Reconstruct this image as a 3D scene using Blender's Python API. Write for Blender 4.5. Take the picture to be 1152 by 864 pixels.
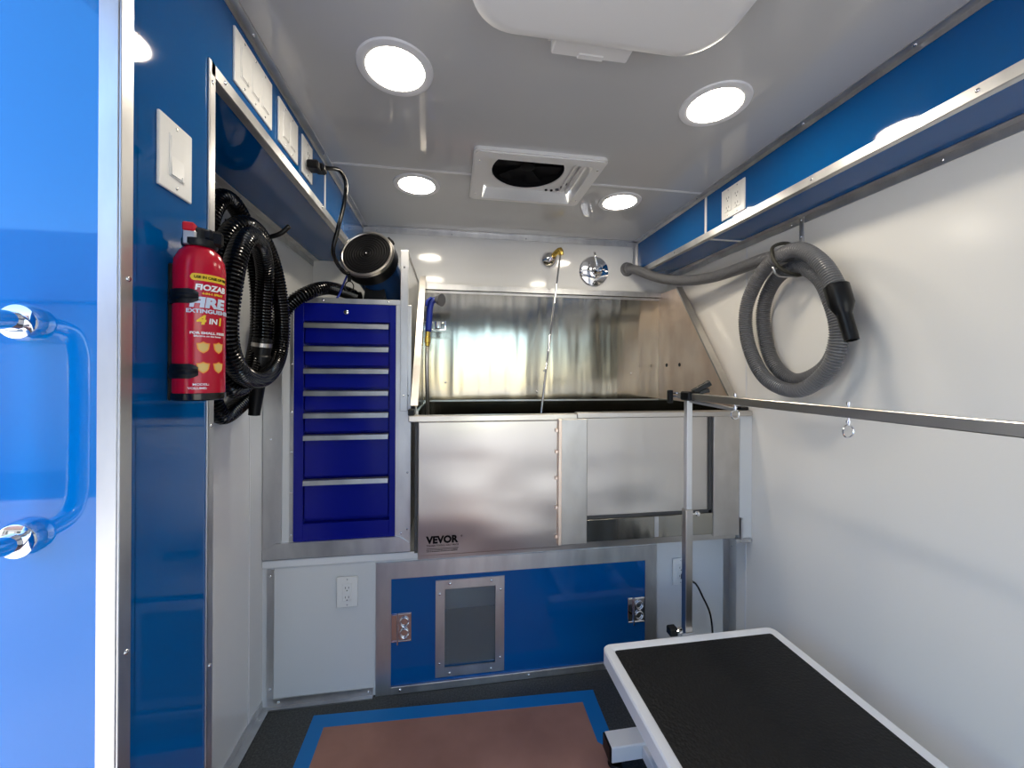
import bpy, bmesh, math, random
from mathutils import Vector, Matrix
random.seed(4)
PI = math.pi
for o in list(bpy.data.objects): bpy.data.objects.remove(o)
S = bpy.context.scene
COL = S.collection

# ------------------------------------------------------------------ camera, world, sun, exposure
cd = bpy.data.cameras.new('camera'); cam = bpy.data.objects.new('camera', cd); COL.objects.link(cam)
cd.sensor_fit = 'HORIZONTAL'; cd.sensor_width = 36.0; cd.lens = 36.0*433.04/1152
cd.shift_x = 0.0013; cd.shift_y = -0.01146; cd.clip_start = 0.02
yaw, pitch, roll = math.radians(8.7952), math.radians(0.0358), math.radians(-0.2824)
fw = Vector((math.sin(yaw)*math.cos(pitch), math.cos(yaw)*math.cos(pitch), math.sin(pitch)))
rt = Vector((math.cos(yaw), -math.sin(yaw), 0)); upv = rt.cross(fw)
r2 = rt*math.cos(roll)-upv*math.sin(roll); u2 = rt*math.sin(roll)+upv*math.cos(roll)
cam.matrix_world = Matrix(((r2.x, u2.x, -fw.x, 0), (r2.y, u2.y, -fw.y, 0), (r2.z, u2.z, -fw.z, 1.2524), (0, 0, 0, 1)))
S.camera = cam
S.view_settings.view_transform = 'Standard'; S.view_settings.look = 'None'
S.view_settings.gamma = 1.0; S.view_settings.use_curve_mapping = False
S.view_settings.exposure = 0.58

SUN_ELEV, SUN_AZ = 66, -172        # the sun stands high behind the camera
wd = bpy.data.worlds.new('sky'); S.world = wd; wd.use_nodes = True
wn = wd.node_tree; bg = wn.nodes['Background']
sk = wn.nodes.new('ShaderNodeTexSky'); sk.sky_type = 'NISHITA'; sk.sun_disc = False
sk.sun_elevation = math.radians(SUN_ELEV); sk.sun_rotation = math.radians(SUN_AZ); sk.air_density = 1.0; sk.dust_density = 0.0; sk.ozone_density = 3.0
wn.links.new(sk.outputs[0], bg.inputs[0]); bg.inputs[1].default_value = 0.38
sl = bpy.data.lights.new('sun', 'SUN'); sl.energy = 8.5; sl.angle = math.radians(0.6); sl.color = (1.0, 0.93, 0.82)
so = bpy.data.objects.new('sun', sl); COL.objects.link(so)
az = math.radians(SUN_AZ); el = math.radians(SUN_ELEV)
sd = Vector((math.sin(az)*math.cos(el), math.cos(az)*math.cos(el), math.sin(el)))
so.rotation_euler = sd.to_track_quat('Z', 'Y').to_euler(); so.location = sd*20
LAMP_STRENGTH = 37.0

# ------------------------------------------------------------------ materials
def mat(name, col, rough=0.5, metal=0.0, **k):
    m = bpy.data.materials.new(name); m.use_nodes = True
    b = m.node_tree.nodes['Principled BSDF']
    b.inputs['Base Color'].default_value = (*col, 1); b.inputs['Roughness'].default_value = rough
    b.inputs['Metallic'].default_value = metal
    for key, v in k.items(): b.inputs[key.replace('_', ' ')].default_value = v
    return m
def nodes(m): return m.node_tree.nodes, m.node_tree.links, m.node_tree.nodes['Principled BSDF']
def noise(m, scale, detail=3, stretch=(1, 1, 1)):
    n, l, b = nodes(m)
    tc = n.new('ShaderNodeTexCoord'); mp = n.new('ShaderNodeMapping'); mp.inputs['Scale'].default_value = stretch
    t = n.new('ShaderNodeTexNoise'); t.inputs['Scale'].default_value = scale; t.inputs['Detail'].default_value = detail
    l.new(tc.outputs['Object'], mp.inputs[0]); l.new(mp.outputs[0], t.inputs[0]); return t
def add_bump(m, scale, strength, dist=0.002, stretch=(1, 1, 1), detail=3):
    n, l, b = nodes(m); t = noise(m, scale, detail, stretch)
    bp = n.new('ShaderNodeBump'); bp.inputs['Strength'].default_value = strength; bp.inputs['Distance'].default_value = dist
    l.new(t.outputs['Fac'], bp.inputs['Height'])
    old = b.inputs['Normal'].links
    if old: l.new(old[0].from_socket, bp.inputs['Normal'])
    l.new(bp.outputs[0], b.inputs['Normal'])
def vary_col(m, c1, c2, scale, stretch=(1, 1, 1), lo=.35, hi=.65, detail=4):
    n, l, b = nodes(m); t = noise(m, scale, detail, stretch); r = n.new('ShaderNodeValToRGB')
    r.color_ramp.elements[0].position = lo; r.color_ramp.elements[1].position = hi
    r.color_ramp.elements[0].color = (*c1, 1); r.color_ramp.elements[1].color = (*c2, 1)
    l.new(t.outputs['Fac'], r.inputs[0]); l.new(r.outputs[0], b.inputs['Base Color'])
def vary_rough(m, a, c, scale, stretch=(1, 1, 1)):
    n, l, b = nodes(m); t = noise(m, scale, 4, stretch); r = n.new('ShaderNodeMapRange')
    r.inputs[3].default_value = a; r.inputs[4].default_value = c
    l.new(t.outputs['Fac'], r.inputs[0]); l.new(r.outputs[0], b.inputs['Roughness'])
M = {}
M['white'] = mat('white gloss panel', (.71, .715, .71), .10); add_bump(M['white'], 2.2, .25, .004)
M['wallr'] = mat('white textured panel', (.89, .865, .81), .19); add_bump(M['wallr'], 120, .12, .001); add_bump(M['wallr'], 2.0, .25, .004)
M['ceil'] = mat('white gloss ceiling panel', (.56, .56, .548), .04); add_bump(M['ceil'], 1.6, .12, .003)
M['blue'] = mat('blue gloss panel', (.0, .088, .30), .05)
M['door'] = mat('blue door skin', (.0, .20, .62), .035, IOR=1.55)
M['chest'] = mat('blue powder paint', (.002, .006, .23), .22)
M['alu'] = mat('mill aluminium', (.62, .62, .63), .32, 1.0); vary_rough(M['alu'], .3, .5, 30, (1, 1, .15)); vary_col(M['alu'], (.58, .58, .59), (.73, .73, .725), 14, (1, 1, .3))
M['steel'] = mat('brushed stainless steel', (.42, .40, .345), .15, 1.0, Anisotropic=.85)
def tangent(m, rot=0.0):
    n, l, b = nodes(m); tn = n.new('ShaderNodeTangent'); tn.direction_type = 'RADIAL'; tn.axis = 'Z'
    l.new(tn.outputs[0], b.inputs['Tangent']); b.inputs['Anisotropic Rotation'].default_value = rot
tangent(M['steel'], 0.0)
add_bump(M['steel'], 4.0, .9, .010, (2.2, 2.2, .22), 2); add_bump(M['steel'], 300, .05, .0006, (.04, .04, 1))
M['steelp'] = mat('stainless door steel', (.55, .52, .48), .30, 1.0, Anisotropic=.6); tangent(M['steelp'])
add_bump(M['steelp'], 2.6, 1.0, .020, (.8, .8, 1.6), 1); add_bump(M['steelp'], 300, .05, .0006, (1, 1, .04))
M['steelw'] = mat('reflection tinted stainless steel', (.78, .66, .55), .42, 1.0); vary_col(M['steelw'], (.86, .68, .55), (.99, .83, .70), 9, (1, 1, .5)); vary_rough(M['steelw'], .3, .6, 14)  # peach tone puts warm reflected sunlight into the steel's colour
M['steelr'] = mat('grained stainless steel', (.5, .5, .5), .38, 1.0); vary_col(M['steelr'], (.50, .475, .44), (.58, .555, .52), 12, (1, 1, .6)); vary_rough(M['steelr'], .28, .5, 18)
M['chrome'] = mat('chrome', (.85, .85, .86), .05, 1.0)
M['black'] = mat('black plastic', (.004, .004, .0045), .35, Specular_IOR_Level=.3)
M['blackg'] = mat('black gloss hose', (.003, .003, .0035), .17, Specular_IOR_Level=.45)
M['rubber'] = mat('black ribbed rubber mat', (.004, .004, .0045), .5, Specular_IOR_Level=.3)
def pebbles(m):
    n, l, b = nodes(m); tc = n.new('ShaderNodeTexCoord'); v = n.new('ShaderNodeTexVoronoi'); v.inputs['Scale'].default_value = 130
    bp = n.new('ShaderNodeBump'); bp.inputs['Strength'].default_value = .7; bp.inputs['Distance'].default_value = .002
    l.new(tc.outputs['Object'], v.inputs[0]); l.new(v.outputs['Distance'], bp.inputs['Height']); l.new(bp.outputs[0], b.inputs['Normal'])
pebbles(M['rubber'])
M['powder'] = mat('white powder coat', (.80, .80, .80), .3)
M['plate'] = mat('white switch plastic', (.82, .81, .78), .3)
M['slot'] = mat('dark slot and shade strip', (.05, .05, .05), .5)
M['floor'] = mat('dark grey vinyl floor', (.045, .048, .047), .5); vary_col(M['floor'], (.03, .032, .032), (.075, .08, .078), 160, lo=.4, hi=.7)
M['paper'] = mat('brown masking paper', (.27, .15, .11), .75); vary_col(M['paper'], (.29, .145, .11), (.36, .185, .14), 6); add_bump(M['paper'], 4, .5, .01)
M['tape'] = mat('blue painter tape', (.0, .17, .50), .55); add_bump(M['tape'], 60, .2, .001)
M['red'] = mat('red paint', (.50, .0, .02), .2)
M['yellow'] = mat('yellow print', (.85, .55, .02), .5)
M['orange'] = mat('orange print', (.9, .3, .02), .5)
M['gold'] = mat('gold print', (.75, .5, .15), .5)
M['silver'] = mat('silver print', (.62, .68, .80), .4)
M['wprint'] = mat('white print', (.85, .85, .85), .5)
M['kprint'] = mat('black print', (.003, .003, .003), .7, Specular_IOR_Level=.1)
M['redp'] = mat('red plastic', (.6, .01, .02), .3)
M['greyhose'] = mat('grey ribbed vinyl hose', (.15, .15, .155), .28)
M['navy'] = mat('navy blue paint', (.008, .045, .15), .22)
M['mesh'] = mat('black foam filter', (.006, .006, .007), .8, Specular_IOR_Level=.2); 
M['bluep'] = mat('blue plastic', (.01, .03, .30), .3)
M['greyp'] = mat('grey plastic', (.12, .12, .13), .45)
M['brass'] = mat('brass', (.75, .52, .12), .25, 1.0)
M['strap'] = mat('olive black strap', (.03, .028, .02), .5)
M['concrete'] = mat('concrete ground', (.42, .40, .37), .85); vary_col(M['concrete'], (.46, .44, .41), (.56, .54, .50), .8)
M['stucco'] = mat('stucco', (.50, .42, .36), .9)
M['roof'] = mat('roof tiles', (.18, .10, .08), .9)
M['glassd'] = mat('dark window glass', (.03, .04, .05), .05)
M['inner'] = mat('kennel liner', (.6, .6, .6), .4)
m = M['acrylic'] = mat('brightened acrylic pane', (.80, .84, .86), .06, Transmission_Weight=.9, IOR=1.3)  # diffuse share added to lift the dark view into the kennel to grey
def lampmat():
    m = bpy.data.materials.new('lamp diffuser'); m.use_nodes = True; n = m.node_tree.nodes
    n.remove(n['Principled BSDF']); e = n.new('ShaderNodeEmission'); e.inputs[0].default_value = (1, .90, .74, 1); e.inputs[1].default_value = LAMP_STRENGTH
    m.node_tree.links.new(e.outputs[0], n['Material Output'].inputs[0]); return m
M['lamp'] = lampmat()

# ------------------------------------------------------------------ helpers
WP = {}                                             # world position of every object's origin
def link(name, bm, m, parent=None, smooth=False, loc=None):
    """vertices arrive in world coordinates; the origin is the parent's, or the base of the mesh"""
    bmesh.ops.recalc_face_normals(bm, faces=bm.faces)
    if parent is not None: org = WP[parent.name]
    elif loc is not None: org = Vector(loc)
    else:
        xs = [v.co for v in bm.verts]
        org = Vector(((min(c.x for c in xs)+max(c.x for c in xs))/2, (min(c.y for c in xs)+max(c.y for c in xs))/2, min(c.z for c in xs)))
    bmesh.ops.translate(bm, verts=bm.verts, vec=-org)
    me = bpy.data.meshes.new(name); bm.to_mesh(me); bm.free()
    ms = m if isinstance(m, (list, tuple)) else [m]
    for q in ms: me.materials.append(M[q])
    if smooth: me.shade_smooth()
    if smooth == 'auto':
        me.set_sharp_from_angle(angle=math.radians(35))
    o = bpy.data.objects.new(name, me); COL.objects.link(o)
    if parent is not None: o.parent = parent
    else: o.location = org
    WP[o.name] = org.copy(); return o
def tag(o, label, cat, group=None, kind=None):
    o['label'] = label; o['category'] = cat
    if group: o['group'] = group
    if kind: o['kind'] = kind
    return o
def struct(o): o['kind'] = 'structure'; return o
def thing(name, loc, label, cat, group=None):
    o = bpy.data.objects.new(name, None); o.empty_display_size = .05; COL.objects.link(o); o.location = loc
    WP[o.name] = Vector(loc); return tag(o, label, cat, group)
def kids(o): return [c for c in bpy.data.objects if c.parent == o]
def dup(o, loc, label, rot=None):
    r = o.copy(); COL.objects.link(r); r.location = loc; r['label'] = label
    if rot is not None: r.rotation_euler = rot
    for c in kids(o):
        d = c.copy(); COL.objects.link(d); d.parent = r
        for g in kids(c):
            e = g.copy(); COL.objects.link(e); e.parent = d
    return r
def BX(*boxes, bevel=0.0, seg=1):
    bm = bmesh.new()
    for b in boxes:
        x0, x1, y0, y1, z0, z1 = b
        r = bmesh.ops.create_cube(bm, size=1)
        for v in r['verts']: v.co = Vector(((x0+x1)/2+v.co.x*(x1-x0), (y0+y1)/2+v.co.y*(y1-y0), (z0+z1)/2+v.co.z*(z1-z0)))
    if bevel: bmesh.ops.bevel(bm, geom=bm.edges[:], offset=bevel, segments=seg, affect='EDGES', profile=.5)
    return bm
def box(name, x0, x1, y0, y1, z0, z1, m, parent=None, bevel=.0015, seg=1):
    return link(name, BX((x0, x1, y0, y1, z0, z1), bevel=bevel, seg=seg), m, parent)
def join(*bms):
    out = bmesh.new()
    for b in bms:
        me = bpy.data.meshes.new('t'); b.to_mesh(me); b.free(); out.from_mesh(me); bpy.data.meshes.remove(me)
    return out
def frame_mat(o, z, x=None):
    z = Vector(z).normalized(); x = Vector(x) if x is not None else (Vector((0, 0, 1)) if abs(z.z) < .9 else Vector((1, 0, 0)))
    y = z.cross(x).normalized(); x = y.cross(z)
    return Matrix(((x.x, y.x, z.x, o[0]), (x.y, y.y, z.y, o[1]), (x.z, y.z, z.z, o[2]), (0, 0, 0, 1)))
def lathe(prof, org=(0, 0, 0), axis=(0, 0, 1), n=32, cap=True, bm=None):
    """profile of (radius, height) turned about an axis"""
    b = bm or bmesh.new(); mt = frame_mat(org, axis); rings = []
    for r, h in prof:
        rings.append([b.verts.new(mt @ Vector((r*math.cos(2*PI*i/n), r*math.sin(2*PI*i/n), h))) for i in range(n)])
    for A, B in zip(rings, rings[1:]):
        for i in range(n): b.faces.new((A[i], A[(i+1) % n], B[(i+1) % n], B[i]))
    if cap:
        if prof[0][0] > 1e-6: b.faces.new(rings[0][::-1])
        if prof[-1][0] > 1e-6: b.faces.new(rings[-1])
    bmesh.ops.remove_doubles(b, verts=b.verts, dist=1e-6)
    return b
def spline(P, step):
    P = [Vector(p) for p in P]; Q = [P[0]*2-P[1]]+P+[P[-1]*2-P[-2]]; out = []
    for i in range(1, len(Q)-2):
        n = max(2, int((Q[i+1]-Q[i]).length/step))
        for k in range(n):
            t = k/n; a, b, c, d = Q[i-1:i+3]
            out.append(.5*((2*b)+(c-a)*t+(2*a-5*b+4*c-d)*t*t+(3*b-a-3*c+d)*t**3))
    out.append(Q[-2]); return out
def resample(P, step):
    L = [0]
    for a, b in zip(P, P[1:]): L.append(L[-1]+(b-a).length)
    n = max(2, int(L[-1]/step)); out = []; j = 0
    for k in range(n+1):
        s = L[-1]*k/n
        while j < len(L)-2 and L[j+1] < s: j += 1
        t = (s-L[j])/max(1e-9, L[j+1]-L[j]); out.append(P[j].lerp(P[j+1], min(1, max(0, t))))
    return out
def tube(P, rad, n=16, bm=None, smooth_step=None, ribs=None, smoothing=0):
    """round tube along points; ribs = (pitch, depth) makes it corrugated"""
    b = bm or bmesh.new()
    P = [Vector(p) for p in P]
    if smooth_step: P = spline(P, smooth_step)
    for _ in range(smoothing):
        P = [P[0]]+[(P[i-1]+P[i]*2+P[i+1])/4 for i in range(1, len(P)-1)]+[P[-1]]
    if ribs: P = resample(P, ribs[0]/3)
    T = [(P[min(i+1, len(P)-1)]-P[max(i-1, 0)]).normalized() for i in range(len(P))]
    u = T[0].orthogonal().normalized(); rings = []
    for i, p in enumerate(P):
        u = (u-T[i]*u.dot(T[i])).normalized(); w = T[i].cross(u)
        r = rad
        if ribs: r = rad-(ribs[1], 0, 0)[i % 3]
        rings.append([b.verts.new(p+(u*math.cos(2*PI*k/n)+w*math.sin(2*PI*k/n))*r) for k in range(n)])
    for A, B in zip(rings, rings[1:]):
        for i in range(n): b.faces.new((A[i], A[(i+1) % n], B[(i+1) % n], B[i]))
    b.faces.new(rings[0][::-1]); b.faces.new(rings[-1]); return b
def prism(pts, axis, a, b_):
    """polygon extruded along axis 'x','y' or 'z' from a to b"""
    bm = bmesh.new()
    def P(p, v): return {'x': (v, p[0], p[1]), 'y': (p[0], v, p[1]), 'z': (p[0], p[1], v)}[axis]
    A = [bm.verts.new(P(p, a)) for p in pts]; B = [bm.verts.new(P(p, b_)) for p in pts]; n = len(pts)
    bm.faces.new(A); bm.faces.new(B[::-1])
    for i in range(n): bm.faces.new((A[i], A[(i+1) % n], B[(i+1) % n], B[i]))
    return bm
def rrect(x0, x1, y0, y1, r, n=6):
    out = []
    for cx, cy, a in ((x1-r, y1-r, 0), (x0+r, y1-r, 90), (x0+r, y0+r, 180), (x1-r, y0+r, 270)):
        for k in range(n+1):
            t = math.radians(a+90*k/n); out.append((cx+r*math.cos(t), cy+r*math.sin(t)))
    return out
RIV = {}
def rivets(parent, pts, nrm, r=.0045):
    """dome rivets on a trim, copies of one mesh per facing"""
    key = (tuple(nrm), r)
    if key not in RIV:
        b = lathe([(r, 0), (r*.95, r*.25), (r*.6, r*.5), (0.0, r*.6)], axis=nrm, n=10)
        bmesh.ops.recalc_face_normals(b, faces=b.faces)
        me = bpy.data.meshes.new('rivet'); b.to_mesh(me); b.free(); me.materials.append(M['chrome']); me.shade_smooth(); RIV[key] = me
    for p in pts:
        o = bpy.data.objects.new('rivet', RIV[key]); COL.objects.link(o); o.parent = parent
        o.location = Vector(p)-WP[parent.name]
def text_bm(s, size, bold=0.0, extr=.0004, sx=1.0, shear=0.0, align='LEFT', spacing=1.0):
    c = bpy.data.curves.new('t', 'FONT'); c.body = s; c.size = size; c.extrude = extr; c.offset = bold; c.shear = shear
    c.align_x = align; c.space_character = spacing; c.resolution_u = 3
    o = bpy.data.objects.new('t', c); COL.objects.link(o); dg = bpy.context.evaluated_depsgraph_get()
    me = bpy.data.meshes.new_from_object(o.evaluated_get(dg)); b = bmesh.new(); b.from_mesh(me)
    bpy.data.objects.remove(o); bpy.data.curves.remove(c); bpy.data.meshes.remove(me)
    for v in b.verts: v.co.x *= sx
    return b

# ------------------------------------------------------------------ measures of the trailer
XLs, XRs, XL, XR, YB, YS, YP = -.4484, 1.0437, -.6887, 1.235, 2.0645, 1.4573, 1.5546
H, ZS, YN = 2.0, 1.812, .602          # ceiling, underside of the soffits, far jamb of the side doorway
Y0, YD = -1.2, -.32                   # wall behind the camera, near jamb

struct(box('floor', XL-.05, XR+.05, Y0-.05, YB+.05, -.05, 0, 'floor', bevel=0))
struct(link('ceiling', BX((XL-.05, XR+.05, Y0-.05, 1.30, H, H+.07), (XL-.05, XR+.05, 1.63, YB+.05, H, H+.07), (XL-.05, .11, 1.30, 1.63, H, H+.07), (.51, XR+.05, 1.30, 1.63, H, H+.07)), 'ceil'))
struct(box('wall_right', XR, XR+.05, Y0, YB, 0, H, 'wallr', bevel=0))
struct(box('wall_back', XL, XR, YB, YB+.05, 0, H, 'white', bevel=0))
struct(link('wall_front', BX((XL, -.12, Y0-.05, Y0, 0, H), (1.10, XR, Y0-.05, Y0, 0, H), (-.12, 1.10, Y0-.05, Y0, 1.82, H)), 'white'))
struct(box('wall_left', XL-.05, XL, .79, YB, 0, H, 'white', bevel=0))
struct(link('wall_left_entry', BX((XL-.05, XLs, .63, .792, 0, H), (XLs-.022, XLs, YN, .631, 0, H)), 'blue'))
struct(box('wall_left_near', XL-.05, XLs, Y0, YD, 0, H, 'blue', bevel=0))
struct(box('wall_left_header', XLs-.05, XLs, YD, YN, 1.965, H, 'blue', bevel=0))
struct(box('wall_left_soffit', XL, XLs, .792, YB, ZS, H, 'blue', bevel=0))
struct(box('wall_right_soffit', XRs, XR, Y0, YB, ZS, H, 'blue', bevel=0))

def trim(n, boxes, riv=(), nrm=(0, 0, 1), m='alu', bevel=.0008, r=.0045):
    o = struct(link('trim_%d' % n, BX(*boxes, bevel=bevel), m)); rivets(o, riv, nrm, r); return o
t = .003
# ceiling angles
trim(1, [(XLs, XLs+.022, YD, YB, H-t, H), (XLs, XLs+t, YD, YB, H-.014, H)], [(XLs+.012, y, H-t) for y in (.45, .93, 1.40, 1.85)], (0, 0, -1))
trim(2, [(XRs-.024, XRs, Y0, YB, H-t, H), (XRs-t, XRs, Y0, YB, H-.016, H)], [(XRs-.012, y, H-t) for y in (.2, .72, 1.0, 1.5, 1.95)], (0, 0, -1))
trim(3, [(XLs, XRs, YB-.02, YB, H-t, H), (XLs, XRs, YB-t, YB, H-.03, H)], [(x, YB-t, H-.018) for x in (-.38, 0, .4, .98)], (0, -1, 0))
trim(4, [(XRs-.024, XRs, YB-t, YB, ZS, H-.03), (XRs-t, XRs, YB-.02, YB, ZS+.03, H-.016)], [(XRs-.014, YB-t, ZS+.05)], (0, -1, 0))
# soffit lower edges
trim(5, [(XLs, XLs+t, .797, YB, ZS-t, ZS+.022), (XLs-.018, XLs, .797, YB, ZS-t, ZS)], [(XLs+t, y, ZS+.011) for y in (.84, 1.10, 1.42, 1.75, 2.0)], (1, 0, 0))
trim(6, [(XRs-t, XRs, Y0, YB, ZS-t, ZS+.024), (XRs, XRs+.018, Y0, YB, ZS-t, ZS)], [(XRs-t, y, ZS+.011) for y in (.25, .62, .98, 1.30, 1.68, 2.0)], (-1, 0, 0))
# angles where the soffits meet the walls
trim(7, [(XL, XL+.03, .8, YB, ZS-t, ZS), (XL, XL+t, .8, YB, ZS-.03, ZS)], [(XL+.018, y, ZS-t) for y in (1.0, 1.35, 1.7)], (0, 0, -1))
trim(8, [(XR-.03, XR, Y0, YB, ZS-t, ZS), (XR-t, XR, Y0, YB, ZS-.025, ZS)], [(XR-t, y, ZS-.014) for y in (.4, .8, 1.24, 1.7)], (-1, 0, 0))
# recess edge, door jamb
trim(9, [(XLs, XLs+t, .79, .81, 0, ZS+.022), (XLs-.02, XLs+t, .792, .792+t, 0, ZS)], [(XLs+t, .8005, z) for z in (.12, .50, .70, 1.15, 1.795)], (1, 0, 0), r=.004)
trim(10, [(XLs, XLs+t, YN-.003, .62, 0, H-.02), (XLs-.024, XLs, YN-.004, YN, 0, H-.02)], [(XLs+t, .612, z) for z in (.25, .62, .86, 1.38, 1.8)], (1, 0, 0), r=.004)
# seam strips of the panels
trim(11, [(XLs, .072, YS-.006, YS+.006, H-.002, H), (.540, XRs, YS-.006, YS+.006, H-.002, H), (XLs, XLs+.002, YS-.006, YS+.006, ZS+.022, H-.014), (XRs-.002, XRs, YS-.006, YS+.006, ZS+.024, H-.016), (XRs+.018, XR-.03, YS-.006, YS+.006, ZS-.002, ZS)], m='powder', bevel=0)
trim(12, [(XR-.0015, XR, YS-.003, YS+.003, 0, ZS-.025), (XL, XL+.0015, YS-.003, YS+.003, 0, ZS-.03)], m='powder', bevel=0)
# floor angle along the left wall
trim(13, [(XL, XL+.03, .80, YP, 0, t), (XL, XL+t, .80, YP, 0, .03)], [(XL+.018, y, t) for y in (1.0, 1.25, 1.5)])
trim(14, [(XR-.02, XR, Y0, YP, 0, t), (XR-t, XR, Y0, YP, 0, .025)])
trim(15, [(XR-t, XR, YP-.045, YP, .02, .53), (XR-.03, XR, YP-t, YP, .02, .53)], [(XR-t, YP-.02, z) for z in (.10, .49)], (-1, 0, 0))

# ------------------------------------------------------------------ side door standing open
dr = struct(box('door_1', XLs-.78, XLs-.024, YN+.0, YN+.03, .01, 1.96, 'door', bevel=.002))
b = bmesh.new()
hx, hz0, hz1 = -.555, 1.031, 1.315
tube([(hx, YN, hz1), (hx, YN-.035, hz1), (hx, YN-.058, hz1-.008), (hx, YN-.070, hz1-.035), (hx, YN-.072, hz1-.08), (hx, YN-.072, hz0+.08), (hx, YN-.070, hz0+.035), (hx, YN-.058, hz0+.008), (hx, YN-.035, hz0), (hx, YN, hz0)], .0125, 20, b, .008)
gh = link('grab_handle', b, 'chrome', dr, 'auto')
for z in (hz0, hz1):
    link('flange', lathe([(.0245, 0), (.0245, .008), (.022, .014), (.014, .017), (.0, .0175)], (hx, YN, z), (0, -1, 0), 32), 'chrome', gh, 'auto')

# ------------------------------------------------------------------ outdoors, seen mirrored in the door
struct(box('floor_outdoor_ground', -40, 40, -40, 30, -.56, -.50, 'concrete', bevel=0))
nb = thing('neighbouring_house', (-8, -9, -.5), 'low stucco house with tiled roof standing across the yard from the open door', 'building')
box('wall', -15, -3.6, -12, -6.6, -.5, 2.5, 'stucco', nb, 0)
link('roof', prism([(-6.2, 2.4), (-9.3, 4.5), (-12.4, 2.4)], 'x', -15.4, -3.2), 'roof', nb)
for x in (-13.5, -10.5, -5.2): box('window', x, x+1.3, -6.61, -6.57, .7, 1.8, 'glassd', nb, 0)
box('garage_door', -8.6, -6.2, -6.62, -6.57, -.5, 1.7, 'powder', nb, 0)

# ------------------------------------------------------------------ ceiling fittings
L = thing('recessed_light', (-.139, .982, H), 'round recessed ceiling light at the front left, largest glow above the fire extinguisher side', 'ceiling light', 'recessed round ceiling lights')
link('trim_ring', lathe([(.070, 0), (.070, -.004), (.078, -.006), (.090, -.004), (.092, 0)], (-.139, .982, H), n=48, cap=False), 'powder', L, 'auto')
link('diffuser', lathe([(.0, -.0035), (.070, -.0035), (.070, -.001)], (-.139, .982, H), n=48, cap=False), 'lamp', L)
for p, lab in (((.721, .972), 'round recessed ceiling light at the front right, nearest the right soffit'),
               ((-.139, 1.577), 'round recessed ceiling light at the rear left, between hair dryer and roof fan'),
               ((.723, 1.588), 'round recessed ceiling light at the rear right, just past the roof fan')):
    dup(L, (*p, H), lab)
# roof fan
F = thing('roof_vent_fan', (.32, 1.48, H), 'square white roof vent fan with round dark blade opening in the ceiling', 'vent fan')
x0, x1, y0, y1 = .072, .540, 1.268, 1.635
fb = bmesh.new()
def ringpanel(outer, inner, z0, z1, bm):
    A = [bm.verts.new((*p, z0)) for p in outer]; B = [bm.verts.new((*p, z0)) for p in inner]
    C = [bm.verts.new((*p, z1)) for p in outer]; D = [bm.verts.new((*p, z1)) for p in inner]; n = len(A)
    for i in range(n):
        j = (i+1) % n
        bm.faces.new((A[i], A[j], B[j], B[i])); bm.faces.new((C[i], D[i], D[j], C[j])); bm.faces.new((A[i], C[i], C[j], A[j])); bm.faces.new((B[i], B[j], D[j], D[i]))
ringpanel(rrect(x0, x1, y0, y1, .02), rrect(.122, .498, 1.312, 1.612, .006), H-.012, H, fb)
ringpanel(rrect(x0+.006, x1-.006, y0+.006, y1-.006, .016), rrect(.122, .498, 1.312, 1.612, .006), H-.016, H-.012, fb)
ringpanel(rrect(.116, .504, 1.306, 1.618, .006), rrect(.122, .498, 1.312, 1.612, .006), H, H+.038, fb)
link('bezel', fb, 'plate', F)
fb = bmesh.new(); cx, cy, rr = .290, 1.462, .140; N = 48
x_0, x_1, y_0, y_1 = .123, .497, 1.313, 1.611
sq = []
for k in range(N):
    a = 2*PI*k/N; dx, dy = math.cos(a), math.sin(a)
    s = min(abs((x_1 if dx > 0 else x_0)-cx)/max(abs(dx), 1e-6), abs((y_1 if dy > 0 else y_0)-cy)/max(abs(dy), 1e-6)); sq.append((cx+dx*s, cy+dy*s))
ci = [(cx+rr*math.cos(2*PI*k/N), cy+rr*math.sin(2*PI*k/N)) for k in range(N)]
ringpanel(sq, ci, H+.031, H+.036, fb); link('fan_plate', fb, 'plate', F)
link('fan_well', lathe([(rr+.003, .031), (rr+.003, .068), (0, .068)], (cx, cy, H), n=48, cap=False), 'mesh', F)
fb = bmesh.new()
for k in range(6):
    a = 2*PI*k/6; p = [(cx+.02*math.cos(a), cy+.02*math.sin(a)), (cx+.138*math.cos(a-.10), cy+.138*math.sin(a-.10)), (cx+.138*math.cos(a+.38), cy+.138*math.sin(a+.38)), (cx+.02*math.cos(a+.8), cy+.02*math.sin(a+.8))]
    bb = prism(p, 'z', H+.052, H+.054); me = bpy.data.meshes.new('t'); bb.to_mesh(me); bb.free(); fb.from_mesh(me); bpy.data.meshes.remove(me)
link('fan_blades', fb, 'mesh', F)
link('hub', lathe([(.028, .056), (.028, .046), (.018, .042), (0, .042)], (cx, cy, H), n=24), 'mesh', F, 'auto')
box('slider_bar', .474, .486, 1.33, 1.59, H+.016, H+.030, 'plate', F)
box('slider_bar', .452, .460, 1.33, 1.59, H+.022, H+.030, 'plate', F)
for x in (.395, .418): link('button', lathe([(.006, .031), (.006, .027), (0, .0265)], (x, 1.595, H), n=14), 'black', F, 'auto')
for x, y in ((.44, 1.585), (.455, 1.56), (.46, 1.53)): link('button', lathe([(.008, .031), (.008, .026), (0, .0255)], (x, y, H), n=14), 'greyp', F, 'auto')
rivets(F, [(x, y, H-.016) for x in (x0+.022, x1-.020) for y in (y0+.06, y1-.06)], (0, 0, -1), .005)
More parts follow.
